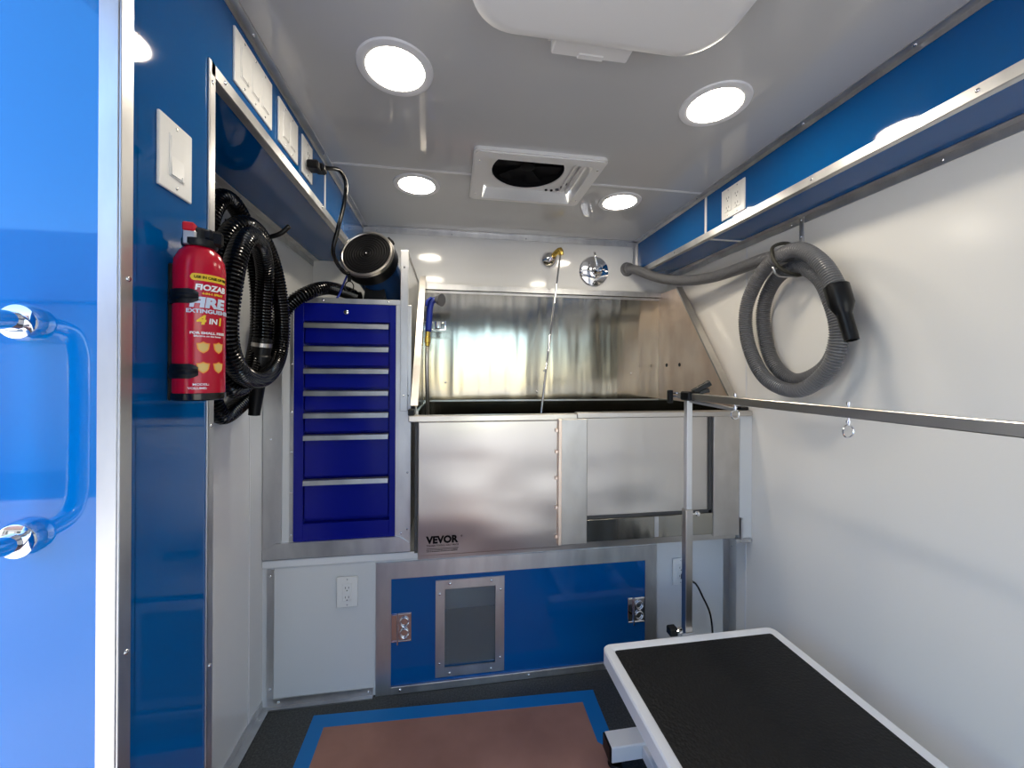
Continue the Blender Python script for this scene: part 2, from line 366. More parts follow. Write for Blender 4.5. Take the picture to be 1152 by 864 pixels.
# air conditioner shroud
A = thing('air_conditioner', (.30, .42, H), 'large smooth white ceiling air conditioner shroud with rounded corners', 'air conditioner')
ab = bmesh.new(); rings = []
for ins, z, r in ((-.004, H, .09), (0, 1.955, .09), (.003, 1.940, .088), (.014, 1.932, .08), (.03, 1.930, .07)):
    rings.append([ab.verts.new((*p, z)) for p in rrect(.028+ins, .556-ins, .06+ins, .775-ins, r, 10)])
for a_, b_ in zip(rings, rings[1:]):
    n = len(a_)
    for i in range(n): ab.faces.new((a_[i], a_[(i+1) % n], b_[(i+1) % n], b_[i]))
ab.faces.new(rings[-1]); ab.faces.new(rings[0][::-1]); link('shroud', ab, 'plate', A, 'auto')
ab = join(BX((.215, .392, .75, .832, H-.040, H-.006), bevel=.003), BX((.21, .397, .75, .837, H-.006, H)), BX((.275, .335, .818, .8335, H-.042, H-.034), bevel=.002))
link('control_housing', ab, 'plate', A)

# ------------------------------------------------------------------ switch plates and outlets (built facing +x around the origin)
def plate(name, n, kind, label, cat, loc, rot, group, w=None):
    """wall plate with n gangs; local: x out of the wall, y along it, z up"""
    w = w or (.072+.046*(n-1)); T = thing(name, loc, label, cat, group); WP[T.name] = Vector((0, 0, 0))
    link('cover_plate', BX((0, .005, -w/2, w/2, -.0575, .0575), bevel=.002, seg=2), 'plate', T)
    for k in range(n):
        y = (k-(n-1)/2)*.046
        kd = kind if isinstance(kind, str) else kind[k]
        if kd == 'rocker':
            link('rocker_frame', BX((.0045, .0062, y-.0175, y+.0175, -.034, .034), bevel=.0006), 'plate', T)
            link('rocker', prism([(.0055, -.031), (.0082, -.031), (.0062, 0), (.0072, .031), (.0055, .031)], 'y', y-.0145, y+.0145), 'plate', T)
            link('slide', BX((.006, .009, y+.008, y+.013, -.033, -.026)), 'plate', T)
        else:
            o = link('outlet', BX((.0045, .0075, y-.0170, y+.0170, -.033, .033), bevel=.001), 'plate', T)
            sb = BX(*[(.0073, .0079, y+dy-.001, y+dy+.001, z-.004, z+.004) for z in (.018, -.018) for dy in (-.006, .006)], *[(.0073, .0079, y-.002, y+.002, z-.013, z-.009) for z in (.018, -.018)])
            link('slots', sb, 'slot', o)
            if kd == 'gfci':
                link('test_button', BX((.007, .009, y-.006, y+.006, .0005, .004), (.007, .009, y-.006, y+.006, -.004, -.0005)), 'plate', o)
    for k in range(n):
        y = (k-(n-1)/2)*.046
        rivets(T, [(.005, y, s*.048) for s in (-1, 1)], (1, 0, 0), .0028)
    T.rotation_euler = (0, 0, rot); return T
G = 'white wall plates'
plate('switch_plate', 1, 'rocker', 'single white rocker switch plate on the blue entry wall above the fire extinguisher', 'light switch', (XLs, .703, 1.597), 0, G, .076)
plate('switch_plate', 3, 'rocker', 'wide white three-gang rocker switch plate, first on the left soffit', 'light switch', (XLs, .955, 1.909), 0, G, .168)
plate('switch_plate', 2, 'rocker', 'white two-gang rocker switch plate between the three-gang plate and the plugged outlet', 'light switch', (XLs, 1.140, 1.909), 0, G, .126)
plate('outlet_plate', 1, 'outlet', 'white single outlet plate on the left soffit with the black dryer cord plugged in', 'outlet', (XLs, 1.279, 1.909), 0, G, .084)
plate('outlet_plate', 2, 'outlet', 'white two-gang outlet plate on the blue right soffit', 'outlet', (XRs, 1.298, 1.902), PI, G, .120)
plate('outlet_plate', 1, 'gfci', 'white outlet plate on the lower left white panel beside the kennel door', 'outlet', (-.387, YP-.006, .413), -PI/2, G, .076)
plate('outlet_plate', 1, 'outlet', 'white outlet plate low behind the grooming arm post with a black plug in it', 'outlet', (.995, YP-.003, .388), -PI/2, G, .076)

# ------------------------------------------------------------------ lower platform with the kennel door
K = thing('kennel_platform', (.28, 1.8, 0), 'raised platform under tub and tool chest with white panels and aluminium edging', 'platform cabinet')
kx0, kx1 = XL, XR
yb = YP
box('deck', kx0, kx1, yb, YB, .515, .548, 'white', K, .001)
link('front_panel', BX((kx0, -.25, yb, yb+.02, 0, .515), (.85, kx1, yb, yb+.02, 0, .515), (-.25, .85, yb, yb+.02, .47, .515), bevel=0), 'white', K)
box('side_liner', -.27, -.25, yb+.02, YB-.02, 0, .515, 'inner', K, 0); box('side_liner', .85, .87, yb+.02, YB-.02, 0, .515, 'inner', K, 0)
box('deck_edge', kx0, -.1, yb-.006, yb+.01, .522, .548, 'powder', K, .002)
ft = .008
def mitre(x0, x1, z0, z1, l, r, bt, tp, ya, yb_):
    out = []
    if tp: out.append(prism([(x0, z1), (x1, z1), (x1-r, z1-tp), (x0+l, z1-tp)], 'y', ya, yb_))
    if bt: out.append(prism([(x0, z0), (x1, z0), (x1-r, z0+bt), (x0+l, z0+bt)], 'y', ya, yb_))
    if l: out.append(prism([(x0, z0), (x0+l, z0+bt), (x0+l, z1-tp), (x0, z1)], 'y', ya, yb_))
    if r: out.append(prism([(x1, z0), (x1-r, z0+bt), (x1-r, z1-tp), (x1, z1)], 'y', ya, yb_))
    return out
fr = link('door_frame', join(*mitre(-.282, .882, .0, .512, .056, .052, 0, .064, yb-ft, yb)), 'alu', K)
o = box('bottom_rail', -.226, .83, yb-ft-.004, yb, .001, .030, 'alu', K)
rivets(o, [(x, yb-ft-.004, .017) for x in (-.19, .32, .72)], (0, -1, 0), .006)
o = link('panel_trim', BX((-.672, -.648, yb-.004, yb, .03, .515), (-.672, -.292, yb-.004, yb, 0, .032), (-.672, -.292, yb-.02, yb, 0, .004)), 'alu', K)
rivets(o, [(-.66, yb-.004, .07), (-.66, yb-.004, .49), (-.63, yb-.004, .018), (-.31, yb-.004, .018)], (0, -1, 0), .0045)
kd = link('kennel_door', BX((-.226, -.022, yb-.003, yb+.015, .030, .448), (.182, .830, yb-.003, yb+.015, .030, .448), (-.022, .182, yb-.003, yb+.015, .030, .080), (-.022, .182, yb-.003, yb+.015, .392, .448)), 'blue', K)
wf = link('window_frame', join(*mitre(-.056, .218, .045, .428, .036, .036, .036, .036, yb-.008, yb-.003)), 'alu', kd)
rivets(wf, [(x, yb-.008, z) for x in (.0, .165) for z in (.059, .413)]+[(x, yb-.008, z) for x in (-.040, .202) for z in (.10, .375)], (0, -1, 0), .0055)
box('window_pane', -.03, .19, yb+.004, yb+.008, .07, .40, 'acrylic', kd, 0)
def latch(xa, xb, za, zb, label):
    q = link('paddle_latch', join(BX((xa, xb, yb-.006, yb-.003, za, zb), bevel=.001), BX((xa+.003, xb-.003, yb-.009, yb-.005, za+.003, za+.007), (xa+.003, xb-.003, yb-.009, yb-.005, zb-.007, zb-.003), bevel=.0008)), 'chrome', kd)
    c = (xa+xb)/2; w = xb-xa
    for cz in ((za+zb)/2+.022, (za+zb)/2-.022):
        bb = bmesh.new(); tube([(c+w*.15+.016*math.cos(a*PI/6), yb-.010, cz+.018*math.sin(a*PI/6)) for a in range(13)], .003, 8, bb)
        link('paddle', bb, 'chrome', q, True)
    link('hinge_barrel', lathe([(.0035, za-.006), (.0035, zb+.004)], (xa+w*.32, yb-.011, 0), n=12), 'chrome', q, 'auto')
    return q
latch(-.225, -.149, .199, .311, '')
latch(.752, .829, .182, .290, '')

# ------------------------------------------------------------------ tool chest and its framed bay
C = thing('tool_chest', (-.40, 1.72, .612), 'tall narrow glossy blue tool chest with seven silver-handled drawers', 'tool chest')
cx0, cx1 = -.583, -.213
link('body', BX((cx0, -.549, yb-.004, yb+.32, .612, 1.512), (-.236, cx1, yb-.004, yb+.32, .612, 1.512), (-.549, -.236, yb-.004, yb+.32, 1.444, 1.512), (-.549, -.236, yb-.004, yb+.32, .612, .678), (-.549, -.236, yb+.02, yb+.32, .678, 1.444), bevel=.001), 'chest', C)
zt = [1.438, 1.350, 1.266, 1.182, 1.098, 1.015, .846]; zb_ = zt[1:]+[.686]
for a_, b_ in zip(zt, zb_):
    d = box('drawer', -.545, -.240, yb-.002, yb+.018, b_+.009, a_-.004, 'chest', C, .0015)
    hb = prism([(yb-.002, a_), (yb-.014, a_-.004), (yb-.016, a_-.021), (yb-.013, a_-.022), (yb-.008, a_-.012), (yb-.002, a_-.010)], 'x', -.546, -.240)
    link('handle', hb, 'alu', d)
lk = link('lock', lathe([(.009, 0), (.009, .003), (.006, .005), (0, .005)], (-.397, yb-.004, 1.480), (0, -1, 0), 20), 'chrome', C, 'auto')
box('keyhole', -.398, -.396, yb-.0098, yb-.0085, 1.476, 1.484, 'slot', lk, 0)
B_ = thing('chest_bay_frame', (-.42, YP, .55), 'riveted aluminium frame surrounding the blue tool chest', 'frame')
def FR(x0, x1, z0, z1, riv=(), y=yb, d=.008, name='frame_bar', m='alu'):
    o = box(name, x0, x1, y-d, y, z0, z1, m, B_, .001); rivets(o, [(a, y-d, c) for a, c in riv], (0, -1, 0), .0045); return o
link('sill', join(prism([(-.687, .553), (-.155, .553), (-.155, .585), (-.687, .585)], 'y', yb-.010, yb), prism([(-.687, .585), (-.155, .585), (-.195, .613), (-.64, .613)], 'y', yb-.013, yb+.03)), 'alu', B_)
FR(-.687, -.622, .585, 1.53, [(-.66, 1.0), (-.66, 1.3)])
FR(-.622, -.596, .600, 1.53, (), d=.004, name='filler', m='white')
FR(-.596, -.583, .612, 1.53, [(-.589, z) for z in (.64, .80, .95, 1.10, 1.28)], d=.006)
FR(-.213, -.154, .585, 1.512, [(-.167, z) for z in (.64, .86, 1.16)]+[(-.19, .625)])
FR(-.583, -.170, 1.512, 1.532, [(-.24, 1.522), (-.48, 1.522)])
box('top_shelf', -.62, -.2, yb, YB-.01, 1.513, 1.531, 'alu', B_, 0)
# white divider between chest and tub
D = thing('divider_panel', (-.18, 1.8, .55), 'white upright divider panel with aluminium front edge between dryer and tub', 'divider')
box('panel', -.186, -.172, yb+.002, YB, .55, 1.722, 'white', D, .001)
o = box('edge_trim', -.196, -.166, yb-.012, yb+.002, 1.10, 1.727, 'alu', D); rivets(o, [(-.181, yb-.012, z) for z in (1.16, 1.66)], (0, -1, 0), .004)
box('top_cap', -.190, -.168, yb+.002, YB, 1.722, 1.727, 'alu', D, 0)

# ------------------------------------------------------------------ dog wash tub
T = thing('wash_tub', (.5, 1.74, .548), 'stainless steel pet washing tub with tall backsplash and sloped side guards', 'tub')
tx0, tx1, ty0, ty1 = -.128, 1.172, 1.425, 2.045
zr, zt_ = 1.090, 1.70
# basin
link('basin', BX((tx0, tx1, ty0+.01, ty0+.02, .78, zr-.01), (tx0, tx0+.01, ty0+.02, ty1, .78, zr+.02), (tx1-.01, tx1, ty0+.02, ty1, .78, zr+.02), (tx0, tx1, ty1-.01, ty1, .78, 1.108), (tx0, tx1, ty0+.01, ty1, .77, .78)), 'steel', T)
link('under_frame', BX((tx0, tx0+.03, yb+.01, ty1, .55, .77), (tx1-.03, tx1, yb+.01, ty1, .55, .77), (tx0, tx1, ty1-.02, ty1, .55, .77)), 'steelp', T)
bs = link('backsplash', BX((tx0, tx1, ty1-.006, ty1, 1.106, zt_)), 'steel', T)
link('top_flange', BX((tx0-.01, tx1, ty1-.03, ty1, zt_, zt_+.006), (tx0-.01, tx1, ty1-.03, ty1-.027, zt_-.022, zt_), bevel=.0006), 'alu', T)
link('inner_lip', BX((tx0, tx1, ty1-.012, ty1-.006, zt_-.036, zt_-.022), (tx0, tx1, ty1-.016, ty1-.006, 1.100, 1.107), bevel=.0006), 'alu', T)
rivets(bs, [(-.03, ty1-.006, 1.20), (.499, ty1-.006, 1.263), (1.002, ty1-.006, 1.251), (.46, ty1-.006, 1.15)], (0, -1, 0), .006)
link('back_rail', BX((tx0, tx1+.06, ty1, YB, zt_-.01, zt_+.014)), 'alu', T)
gs = [(ty1, 1.085), (1.452, 1.085), (1.452, 1.125), (1.86, zt_), (ty1, zt_)]
sr = link('side_guard', prism(gs, 'x', tx1-.004, tx1), 'steelw', T)
link('holes', join(*[lathe([(.010, 0), (.010, .0012)], (tx1-.004, y, z), (-1, 0, 0), 20) for y, z in ((1.955, 1.297), (1.835, 1.297))]), 'black', sr)
sll = link('side_guard', prism(gs, 'x', tx0, tx0+.004), 'steel', T)
def slope_edge(x0, x1, par):
    a = Vector((0, 1.452, 1.125)); c = Vector((0, 1.86, zt_)); d = (c-a).normalized(); nrm = Vector((0, -d.z, d.y))*.008
    p = [(a.y, a.z), (a.y+nrm.y, a.z+nrm.z), (c.y+nrm.y, c.z+nrm.z), (c.y, c.z)]
    return link('guard_edge', prism(p, 'x', x0, x1), 'steelr', par)
slope_edge(tx1-.012, tx1+.022, sr); slope_edge(tx0-.018, tx0+.008, sll)
# second guard fascia next to the right wall
link('wall_flashing', prism([(1.475, 1.09), (1.90, 1.70), (1.92, 1.70), (1.54, 1.09)], 'x', tx1+.022, XR-.002), 'powder', T)
# rim
link('rim', BX((-.15, .49, ty0-.012, ty0+.02, 1.072, 1.096), (tx0-.02, tx0+.008, ty0+.02, 1.46, 1.085, 1.096), bevel=.003), 'steelp', T)
link('rim', BX((.475, 1.222, ty0-.018, ty0+.02, 1.078, 1.101), (tx1-.008, 1.222, ty0+.02, 1.56, 1.088, 1.099), bevel=.003), 'steelp', T)
box('corner_cap', -.152, -.13, ty0-.01, ty0+.03, 1.096, 1.118, 'black', T, .002)
box('corner_cap', 1.185, 1.222, ty0+.0, ty0+.05, 1.101, 1.115, 'black', T, .003)
# front: left skin, middle stile, recessed right panel
fp = box('front_panel', -.116, .415, ty0-.014, ty0-.002, .592, 1.074, 'steelp', T, .004, 2)
box('shadow_edge', -.128, -.114, ty0-.004, ty0+.01, .60, 1.072, 'slot', T, .001)  # solid dark strip painted in as shade beside the panel
o = link('door_stile', BX((.405, .513, ty0-.026, ty0, .603, 1.078), bevel=.003), 'steelr', T)
link('door_edge', BX((.398, .412, ty0-.030, ty0-.006, .605, 1.078), bevel=.002), 'steelw', T)
for z in (.63, .74, .85, .95, 1.03): box('spacer_block', .388, .402, ty0-.024, ty0-.010, z, z+.012, 'steelw', T, .001)
box('recessed_panel', .50, 1.06, ty0+.004, ty0+.01, .60, 1.08, 'steelp', T, 0)
box('lower_rail', .513, 1.05, ty0-.012, ty0+.004, .603, .688, 'steel', T, .002)
box('rail_clip', .795, .812, ty0-.015, ty0-.011, .607, .687, 'alu', T, .001)
box('shadow_gap', .513, 1.05, ty0-.002, ty0+.005, .688, .698, 'slot', T, 0); box('shadow_gap', 1.036, 1.052, ty0-.002, ty0+.005, .688, 1.078, 'slot', T, 0)  # dark strips stand in for the shade below and right of the recess
box('right_stile', 1.052, 1.168, ty0-.012, ty0+.004, .592, 1.080, 'steelr', T, .002)
box('base_pan', -.116, 1.16, ty0, ty1, .575, .600, 'steelp', T, 0)
b = join(*[text_bm(s, z, bo, .0003, sx) for s, z, bo, sx in ()]) if 0 else None
def put_text(bm, o, xdir, ydir, ndir):
    mt = Matrix(((xdir[0], ydir[0], ndir[0], o[0]), (xdir[1], ydir[1], ndir[1], o[1]), (xdir[2], ydir[2], ndir[2], o[2]), (0, 0, 0, 1)))
    bm.transform(mt); return bm
yf = ty0-.0146
lg = []
for s, z, bo, sx, dz in (('VEVOR', .035, .0018, 1.0, .637), ('TOUGH TOOLS, HALF PRICE', .0085, .0001, 1.05, .625)):
    lg.append(put_text(text_bm(s, z, bo, .0003, sx), (-.084, yf, dz), (1, 0, 0), (0, 0, 1), (0, -1, 0)))
lg.append(BX((-.084, .030, yf-.0003, yf+.0002, .6165, .618)))
for z in (.611, .606): lg.append(BX(*[(-.084+i*.0062, -.084+i*.0062+random.uniform(.003, .0056), yf-.0003, yf+.0002, z, z+.0022) for i in range(18)]))
lg.append(put_text(text_bm('®', .009, 0, .0003), (.037, yf, .655), (1, 0, 0), (0, 0, 1), (0, -1, 0)))
link('logo', join(*lg), 'kprint', fp)
# white filler block between tub and right wall
W_ = thing('tub_end_filler', (1.2, 1.5, .56), 'narrow white upright filler box between the tub end and right wall', 'filler panel')
box('filler_face', 1.176, XR, ty0-.002, YP+.02, .572, 1.078, 'white', W_, .002)
o = box('foot_bracket', 1.160, XR, ty0-.006, YP, .556, .572, 'alu', W_); rivets(o, [(1.18, ty0-.006, .564), (1.222, ty0-.006, .564)], (0, -1, 0), .004)
o = box('corner_strip', 1.176, 1.186, ty0-.014, ty0-.002, .572, .66, 'alu', W_)

# sprayer
P_ = thing('pet_sprayer', (-.09, 1.80, 1.36), 'blue handled pet sprayer with grey head hanging by the left guard', 'sprayer')
link('head', lathe([(.0, -.012), (.012, -.012), (.016, 0), (.026, .016), (.029, .022), (.029, .030), (.0, .030)], (-.068, 1.80, 1.585), (.75, -.55, -.12), 28), 'greyp', P_, 'auto')
link('grip', tube([(-.068, 1.80, 1.583), (-.088, 1.80, 1.578), (-.098, 1.80, 1.54), (-.101, 1.80, 1.49), (-.105, 1.80, 1.438)], .0145, 16, smooth_step=.01), 'bluep', P_, True)
link('trigger', tube([(-.09, 1.785, 1.59), (-.108, 1.778, 1.575), (-.112, 1.778, 1.55)], .006, 10, smooth_step=.01), 'bluep', P_, True)
link('fitting', lathe([(.011, 0), (.011, .014), (.014, .016), (.014, .04), (.011, .042), (.011, .066)], (-.108, 1.80, 1.372), (.03, 0, 1), 10), 'brass', P_, 'auto')
link('hose', tube([(-.108, 1.80, 1.375), (-.110, 1.80, 1.30), (-.108, 1.82, 1.15), (-.105, 1.83, .99)], .009, 12, smooth_step=.03), 'steelp', P_, True)
hb = join(BX((-.122, -.028, 1.806, 1.812, 1.447, 1.452), (-.122, -.116, 1.80, 1.86, 1.45, 1.47), (-.03, -.024, 1.79, 1.812, 1.447, 1.487), (-.122, -.028, 1.806, 1.812, 1.480, 1.487), bevel=.0008), lathe([(.015, 0), (.015, .03)], (-.06, 1.80, 1.454), n=20, cap=False))
tag(link('sprayer_holder', hb, 'chrome'), 'small chrome bracket on the left guard holding the blue sprayer', 'holder')

# brass and chrome spout on the back wall and its long thin tube
Q = thing('shower_fitting', (.54, YB, 1.89), 'small chrome bell and brass elbow high on the back wall with thin tube', 'shower fitting')
link('bell', lathe([(.048, 0), (.046, .006), (.034, .028), (.020, .042), (.016, .046), (0, .046)], (.535, YB, 1.875), (.25, -1, .2), 32), 'chrome', Q, 'auto')
link('elbow', tube([(.545, YB-.035, 1.887), (.558, YB-.062, 1.900), (.572, YB-.078, 1.907), (.576, YB-.080, 1.880)], .014, 12, smooth_step=.008), 'brass', Q, 'auto')
link('tube', tube([(.574, YB-.080, 1.897), (.535, 1.93, 1.70), (.465, 1.82, 1.35), (.415, 1.75, 1.06), (.39, 1.72, .86)], .0052, 12, smooth_step=.04), 'chrome', Q, True)
# shower valve
V = thing('shower_valve', (.789, YB, 1.818), 'large round chrome shower mixer valve on the white back wall', 'shower valve')
link('escutcheon', lathe([(.086, 0), (.086, .004), (.080, .012), (.062, .017), (.044, .019), (.042, .026), (.036, .03), (0, .03)], (.789, YB, 1.822), (0, -1, 0), 48), 'chrome', V, 'auto')
kb = link('knob', lathe([(.028, .03), (.030, .045), (.028, .062), (.020, .070), (0, .072)], (.789, YB, 1.822), (0, -1, 0), 32), 'chrome', V, 'auto')
link('lever', tube([(.789, YB-.062, 1.822), (.775, YB-.068, 1.86), (.765, YB-.072, 1.905)], .0065, 12, smooth_step=.02), 'chrome', kb, True)
link('screw', lathe([(.006, .017), (.005, .022), (0, .023)], (.842, YB, 1.83), (0, -1, 0), 14), 'chrome', V, 'auto')

# ------------------------------------------------------------------ hair dryer on the chest
Y = thing('pet_dryer', (-.32, 1.75, 1.532), 'navy blue cylinder pet dryer with round black filter face on the tool chest', 'dryer')
a0 = Vector((-.328, 1.565, 1.713)); a1 = Vector((-.285, 1.80, 1.628)); ax = (a1-a0).normalized()
link('housing', lathe([(.088, .018), (.092, .03), (.092, .06), (.090, .29), (.080, .315), (.04, .33), (0, .333)], a0, ax, 48), 'navy', Y, 'auto')
link('face_ring', lathe([(.092, 0), (.095, -.003), (.102, -.001), (.104, .006), (.104, .012), (.098, .014)], a0, ax, 48, cap=False), 'steelp', Y, 'auto')
fprof = [(.0, .001), (.004, -.002), (.008, .001)]
for k in range(8): fprof += [(.012+k*.0098, .001), (.0145+k*.0098, -.0012), (.017+k*.0098, .001)]
fprof += [(.093, .001)]
fm = link('filter_face', lathe(fprof, a0, ax, 48, cap=False), 'mesh', Y, 'auto')
link('centre_screw', lathe([(.003, 0), (.003, -.004), (0, -.005)], a0, ax, 10), 'chrome', fm)
link('filter_frame', lathe([(.103, .012), (.106, .014), (.107, .060), (.094, .068)], a0, ax, 48, cap=False), 'black', Y, 'auto')
side = ax.cross(Vector((0, 0, 1))).normalized(); upd = side.cross(ax)
for s, u_ in ((.075, .078), (-.055, .090)):
    p = a0+ax*.03+side*s+upd*u_; q = BX((-.012, .012, -.016, .016, -.009, .009), bevel=.003)
    q.transform(frame_mat(p, side*s+upd*u_, ax)); link('clip', q, 'black', Y)
for f, wdt in ((.10, .035), (.20, .035)):
    p = a0+ax*f
    link('foot', prism([(p.x-wdt-.012, 1.532), (p.x+wdt+.012, 1.532), (p.x+wdt, p.z-.07), (p.x-wdt, p.z-.07)], 'y', p.y-.012, p.y+.012), 'black', Y)
link('lifting_strap', tube([(-.40, 1.60, 1.648), (-.415, 1.585, 1.60), (-.432, 1.575, 1.545), (-.44, 1.575, 1.537)], .004, 8, smooth_step=.01), 'bluep', Y, True)
link('hook', tube([(-.392, 1.575, 1.655), (-.392, 1.572, 1.62), (-.392, 1.572, 1.602)], .007, 10, smooth_step=.01), 'black', Y, True)
link('ring', tube([(-.392+.016*math.sin(k*PI/8), 1.572, 1.583+.02*math.cos(k*PI/8)) for k in range(17)], .0022, 8), 'black', Y, True)
link('outlet_neck', lathe([(.03, 0), (.03, .05)], (-.395, 1.78, 1.575), (-1, -.5, -.1), 24), 'black', Y, 'auto')
# power cord with plug
cb = tag(link('dryer_power_cord', tube([(-.425, 1.268, 1.886), (-.395, 1.30, 1.900), (-.372, 1.36, 1.925), (-.362, 1.40, 1.90), (-.368, 1.395, 1.82), (-.385, 1.388, 1.735), (-.405, 1.41, 1.66), (-.395, 1.50, 1.622), (-.385, 1.57, 1.635)], .0070, 12, smooth_step=.012), 'blackg', None, True, ), 'thin black power cord looping from the left soffit outlet to the dryer', 'power cord')
pl = join(BX((-.439, -.405, 1.250, 1.290, 1.874, 1.900), bevel=.004), BX((-.428, -.395, 1.272, 1.312, 1.880, 1.904), bevel=.006)); link('plug', pl, 'black', cb)

# black corrugated hose
BLACK = [(-0.415, 1.73, 1.580), (-0.440, 1.650, 1.580), (-0.475, 1.561, 1.572), (-0.520, 1.495, 1.536), (-0.580, 1.470, 1.475), (-0.620, 1.460, 1.357), (-0.650, 1.425, 1.209), (-0.655, 1.285, 1.132), (-0.655, 1.213, 1.129), (-0.655, 1.163, 1.222), (-0.655, 1.143, 1.365), (-0.655, 1.142, 1.531), (-0.650, 1.158, 1.669), (-0.645, 1.206, 1.746), (-0.640, 1.264, 1.746), (-0.635, 1.326, 1.683), (-0.630, 1.379, 1.538), (-0.620, 1.364, 1.376), (-0.610, 1.283, 1.232), (-0.600, 1.177, 1.202), (-0.600, 1.118, 1.270), (-0.600, 1.101, 1.408), (-0.595, 1.102, 1.535), (-0.585, 1.127, 1.620), (-0.570, 1.166, 1.660), (-0.565, 1.240, 1.659), (-0.565, 1.320, 1.606), (-0.565, 1.379, 1.511), (-0.565, 1.401, 1.390), (-0.565, 1.368, 1.290), (-0.560, 1.272, 1.233), (-0.555, 1.158, 1.234), (-0.545, 1.066, 1.280), (-0.54, 1.031, 1.355), (-0.53, 1.030, 1.463), (-0.53, 1.060, 1.552), (-0.535, 1.120, 1.612), (-0.550, 1.215, 1.620), (-0.575, 1.305, 1.560), (-0.590, 1.330, 1.470), (-0.594, 1.332, 1.340)]
HZ = thing('dryer_hose', (-.6, 1.25, 1.10), 'long black corrugated dryer hose coiled and hung on the left wall', 'hose')
link('corrugated_tube', tube(BLACK, .0255, 16, smooth_step=.01, ribs=(.0100, .0048), smoothing=4), 'blackg', HZ, 'auto')
n0 = Vector((-.594, 1.332, 1.360))
nz = link('nozzle', lathe([(.022, 0), (.027, .004), (.027, .055), (.031, .06), (.030, .125), (.022, .16), (.017, .24), (.017, .25), (.013, .25), (.013, .23)], n0, (-.12, .06, -1), 28), 'black', HZ, 'auto')
link('clamp_band', lathe([(.0285, .018), (.0285, .030)], n0, (-.12, .06, -1), 28), 'steelp', nz, 'auto')
tag(link('hose_hook', join(BX((XL, XL+.004, 1.30, 1.325, 1.66, 1.72), bevel=.001), tube([(XL, 1.312, 1.69), (-.60, 1.30, 1.665), (-.53, 1.285, 1.675), (-.50, 1.29, 1.705)], .007, 10, smooth_step=.01)), 'black', None, True), 'black wall hook carrying the coiled black dryer hose', 'hook')

# ------------------------------------------------------------------ fire extinguisher on the entry wall
ec = Vector((-.4110, .707, 1.208)); er = .0350
E_ = thing('fire_extinguisher', ec, 'small red fire extinguisher strapped to the blue entry wall', 'fire extinguisher')
link('can', lathe([(.0, 0), (.031, 0), (.0335, .006), (er, .010), (er, .210), (.0335, .224), (.028, .237), (.021, .245), (.018, .248), (0, .248)], ec, n=48), 'red', E_, 'auto')
link('base_rim', lathe([(.033, -.003), (.0360, -.001), (.0360, .008), (.0352, .009)], ec, n=40, cap=False), 'blackg', E_, 'auto')
vh = link('valve_head', join(lathe([(.022, .246), (.024, .249), (.024, .258), (.017, .259), (.017, .274), (.012, .278), (0, .278)], ec, n=28),
     BX((-.426, -.388, .696, .718, 1.208+.259, 1.208+.276), bevel=.003)), 'black', E_, 'auto')
vd = Vector((-.45, -1, 0)).normalized()                # the trigger looks towards the doorway
q = BX((-.009, .009, -.005, .005, -.014, .010), bevel=.002); q.transform(Matrix.Translation(ec+Vector((-.004, -.018, .260)))@Matrix.Rotation(.25, 4, 'Z')); link('gauge_plate', q, 'alu', vh)
q = BX((-.008, .008, -.008, .008, -.007, .007), bevel=.002); q.transform(Matrix.Translation(ec+Vector((-.005, -.017, .275)))@Matrix.Rotation(.25, 4, 'Z')); link('trigger', q, 'redp', vh)
q = BX((-.013, .014, -.012, .012, -.013, .012), bevel=.004); q.transform(Matrix.Translation(ec+Vector((.016, .004, .264)))@Matrix.Rotation(.7, 4, 'Z')); link('nozzle_block', q, 'blackg', vh)
br = link('wall_bracket', BX((XLs, XLs+.006, .690, .734, 1.205, 1.425), bevel=.002), 'black', E_)
for z in (.040, .158):
    for dz in (0, .008):
        link('strap', lathe([(er+.0006, z+dz-.001), (er+.0028, z+dz), (er+.0028, z+dz+.007), (er+.0006, z+dz+.008)], ec, n=48, cap=False), 'black', br, 'auto') if 0 else None
    # strap wraps the wall side and the left part of the can, ending in a rounded tip at the front
    sb = bmesh.new(); A0, A1, NN = math.radians(100), math.radians(298), 40; prev = None
    for k in range(NN+1):
        a = A0+(A1-A0)*k/NN; tp = max(0, (k-NN+4)/4); h = .0115*(1-.45*tp*tp)
        ring = []
        for zz, rr_ in ((-h, .0006), (-h, .002), (-h*.45, .0036), (-h*.15, .002), (h*.15, .0035), (h*.45, .002), (h, .002), (h, .0006)):
            ring.append(sb.verts.new(ec+Vector((math.cos(a)*(er+rr_), math.sin(a)*(er+rr_), z+zz+.004))))
        if prev:
            for i in range(7): sb.faces.new((prev[i], prev[i+1], ring[i+1], ring[i]))
        prev = ring
    link('strap', sb, 'black', br, False)
def wrap(bm, ang, z, off=.0007):
    """bend flat lettering (x across, y up) around the can; ang = azimuth of its origin"""
    for v in bm.verts:
        a = ang+v.co.x/er; r = er+off+v.co.z; v.co = ec+Vector((math.cos(a)*r, math.sin(a)*r, z+v.co.y))
    return bm
TA = math.radians(-84)                                 # middle of what the camera reads
TA0 = math.radians(-70)
pill = bmesh.new(); pp = rrect(-.006, .050, -.0055, .0055, .005, 4)
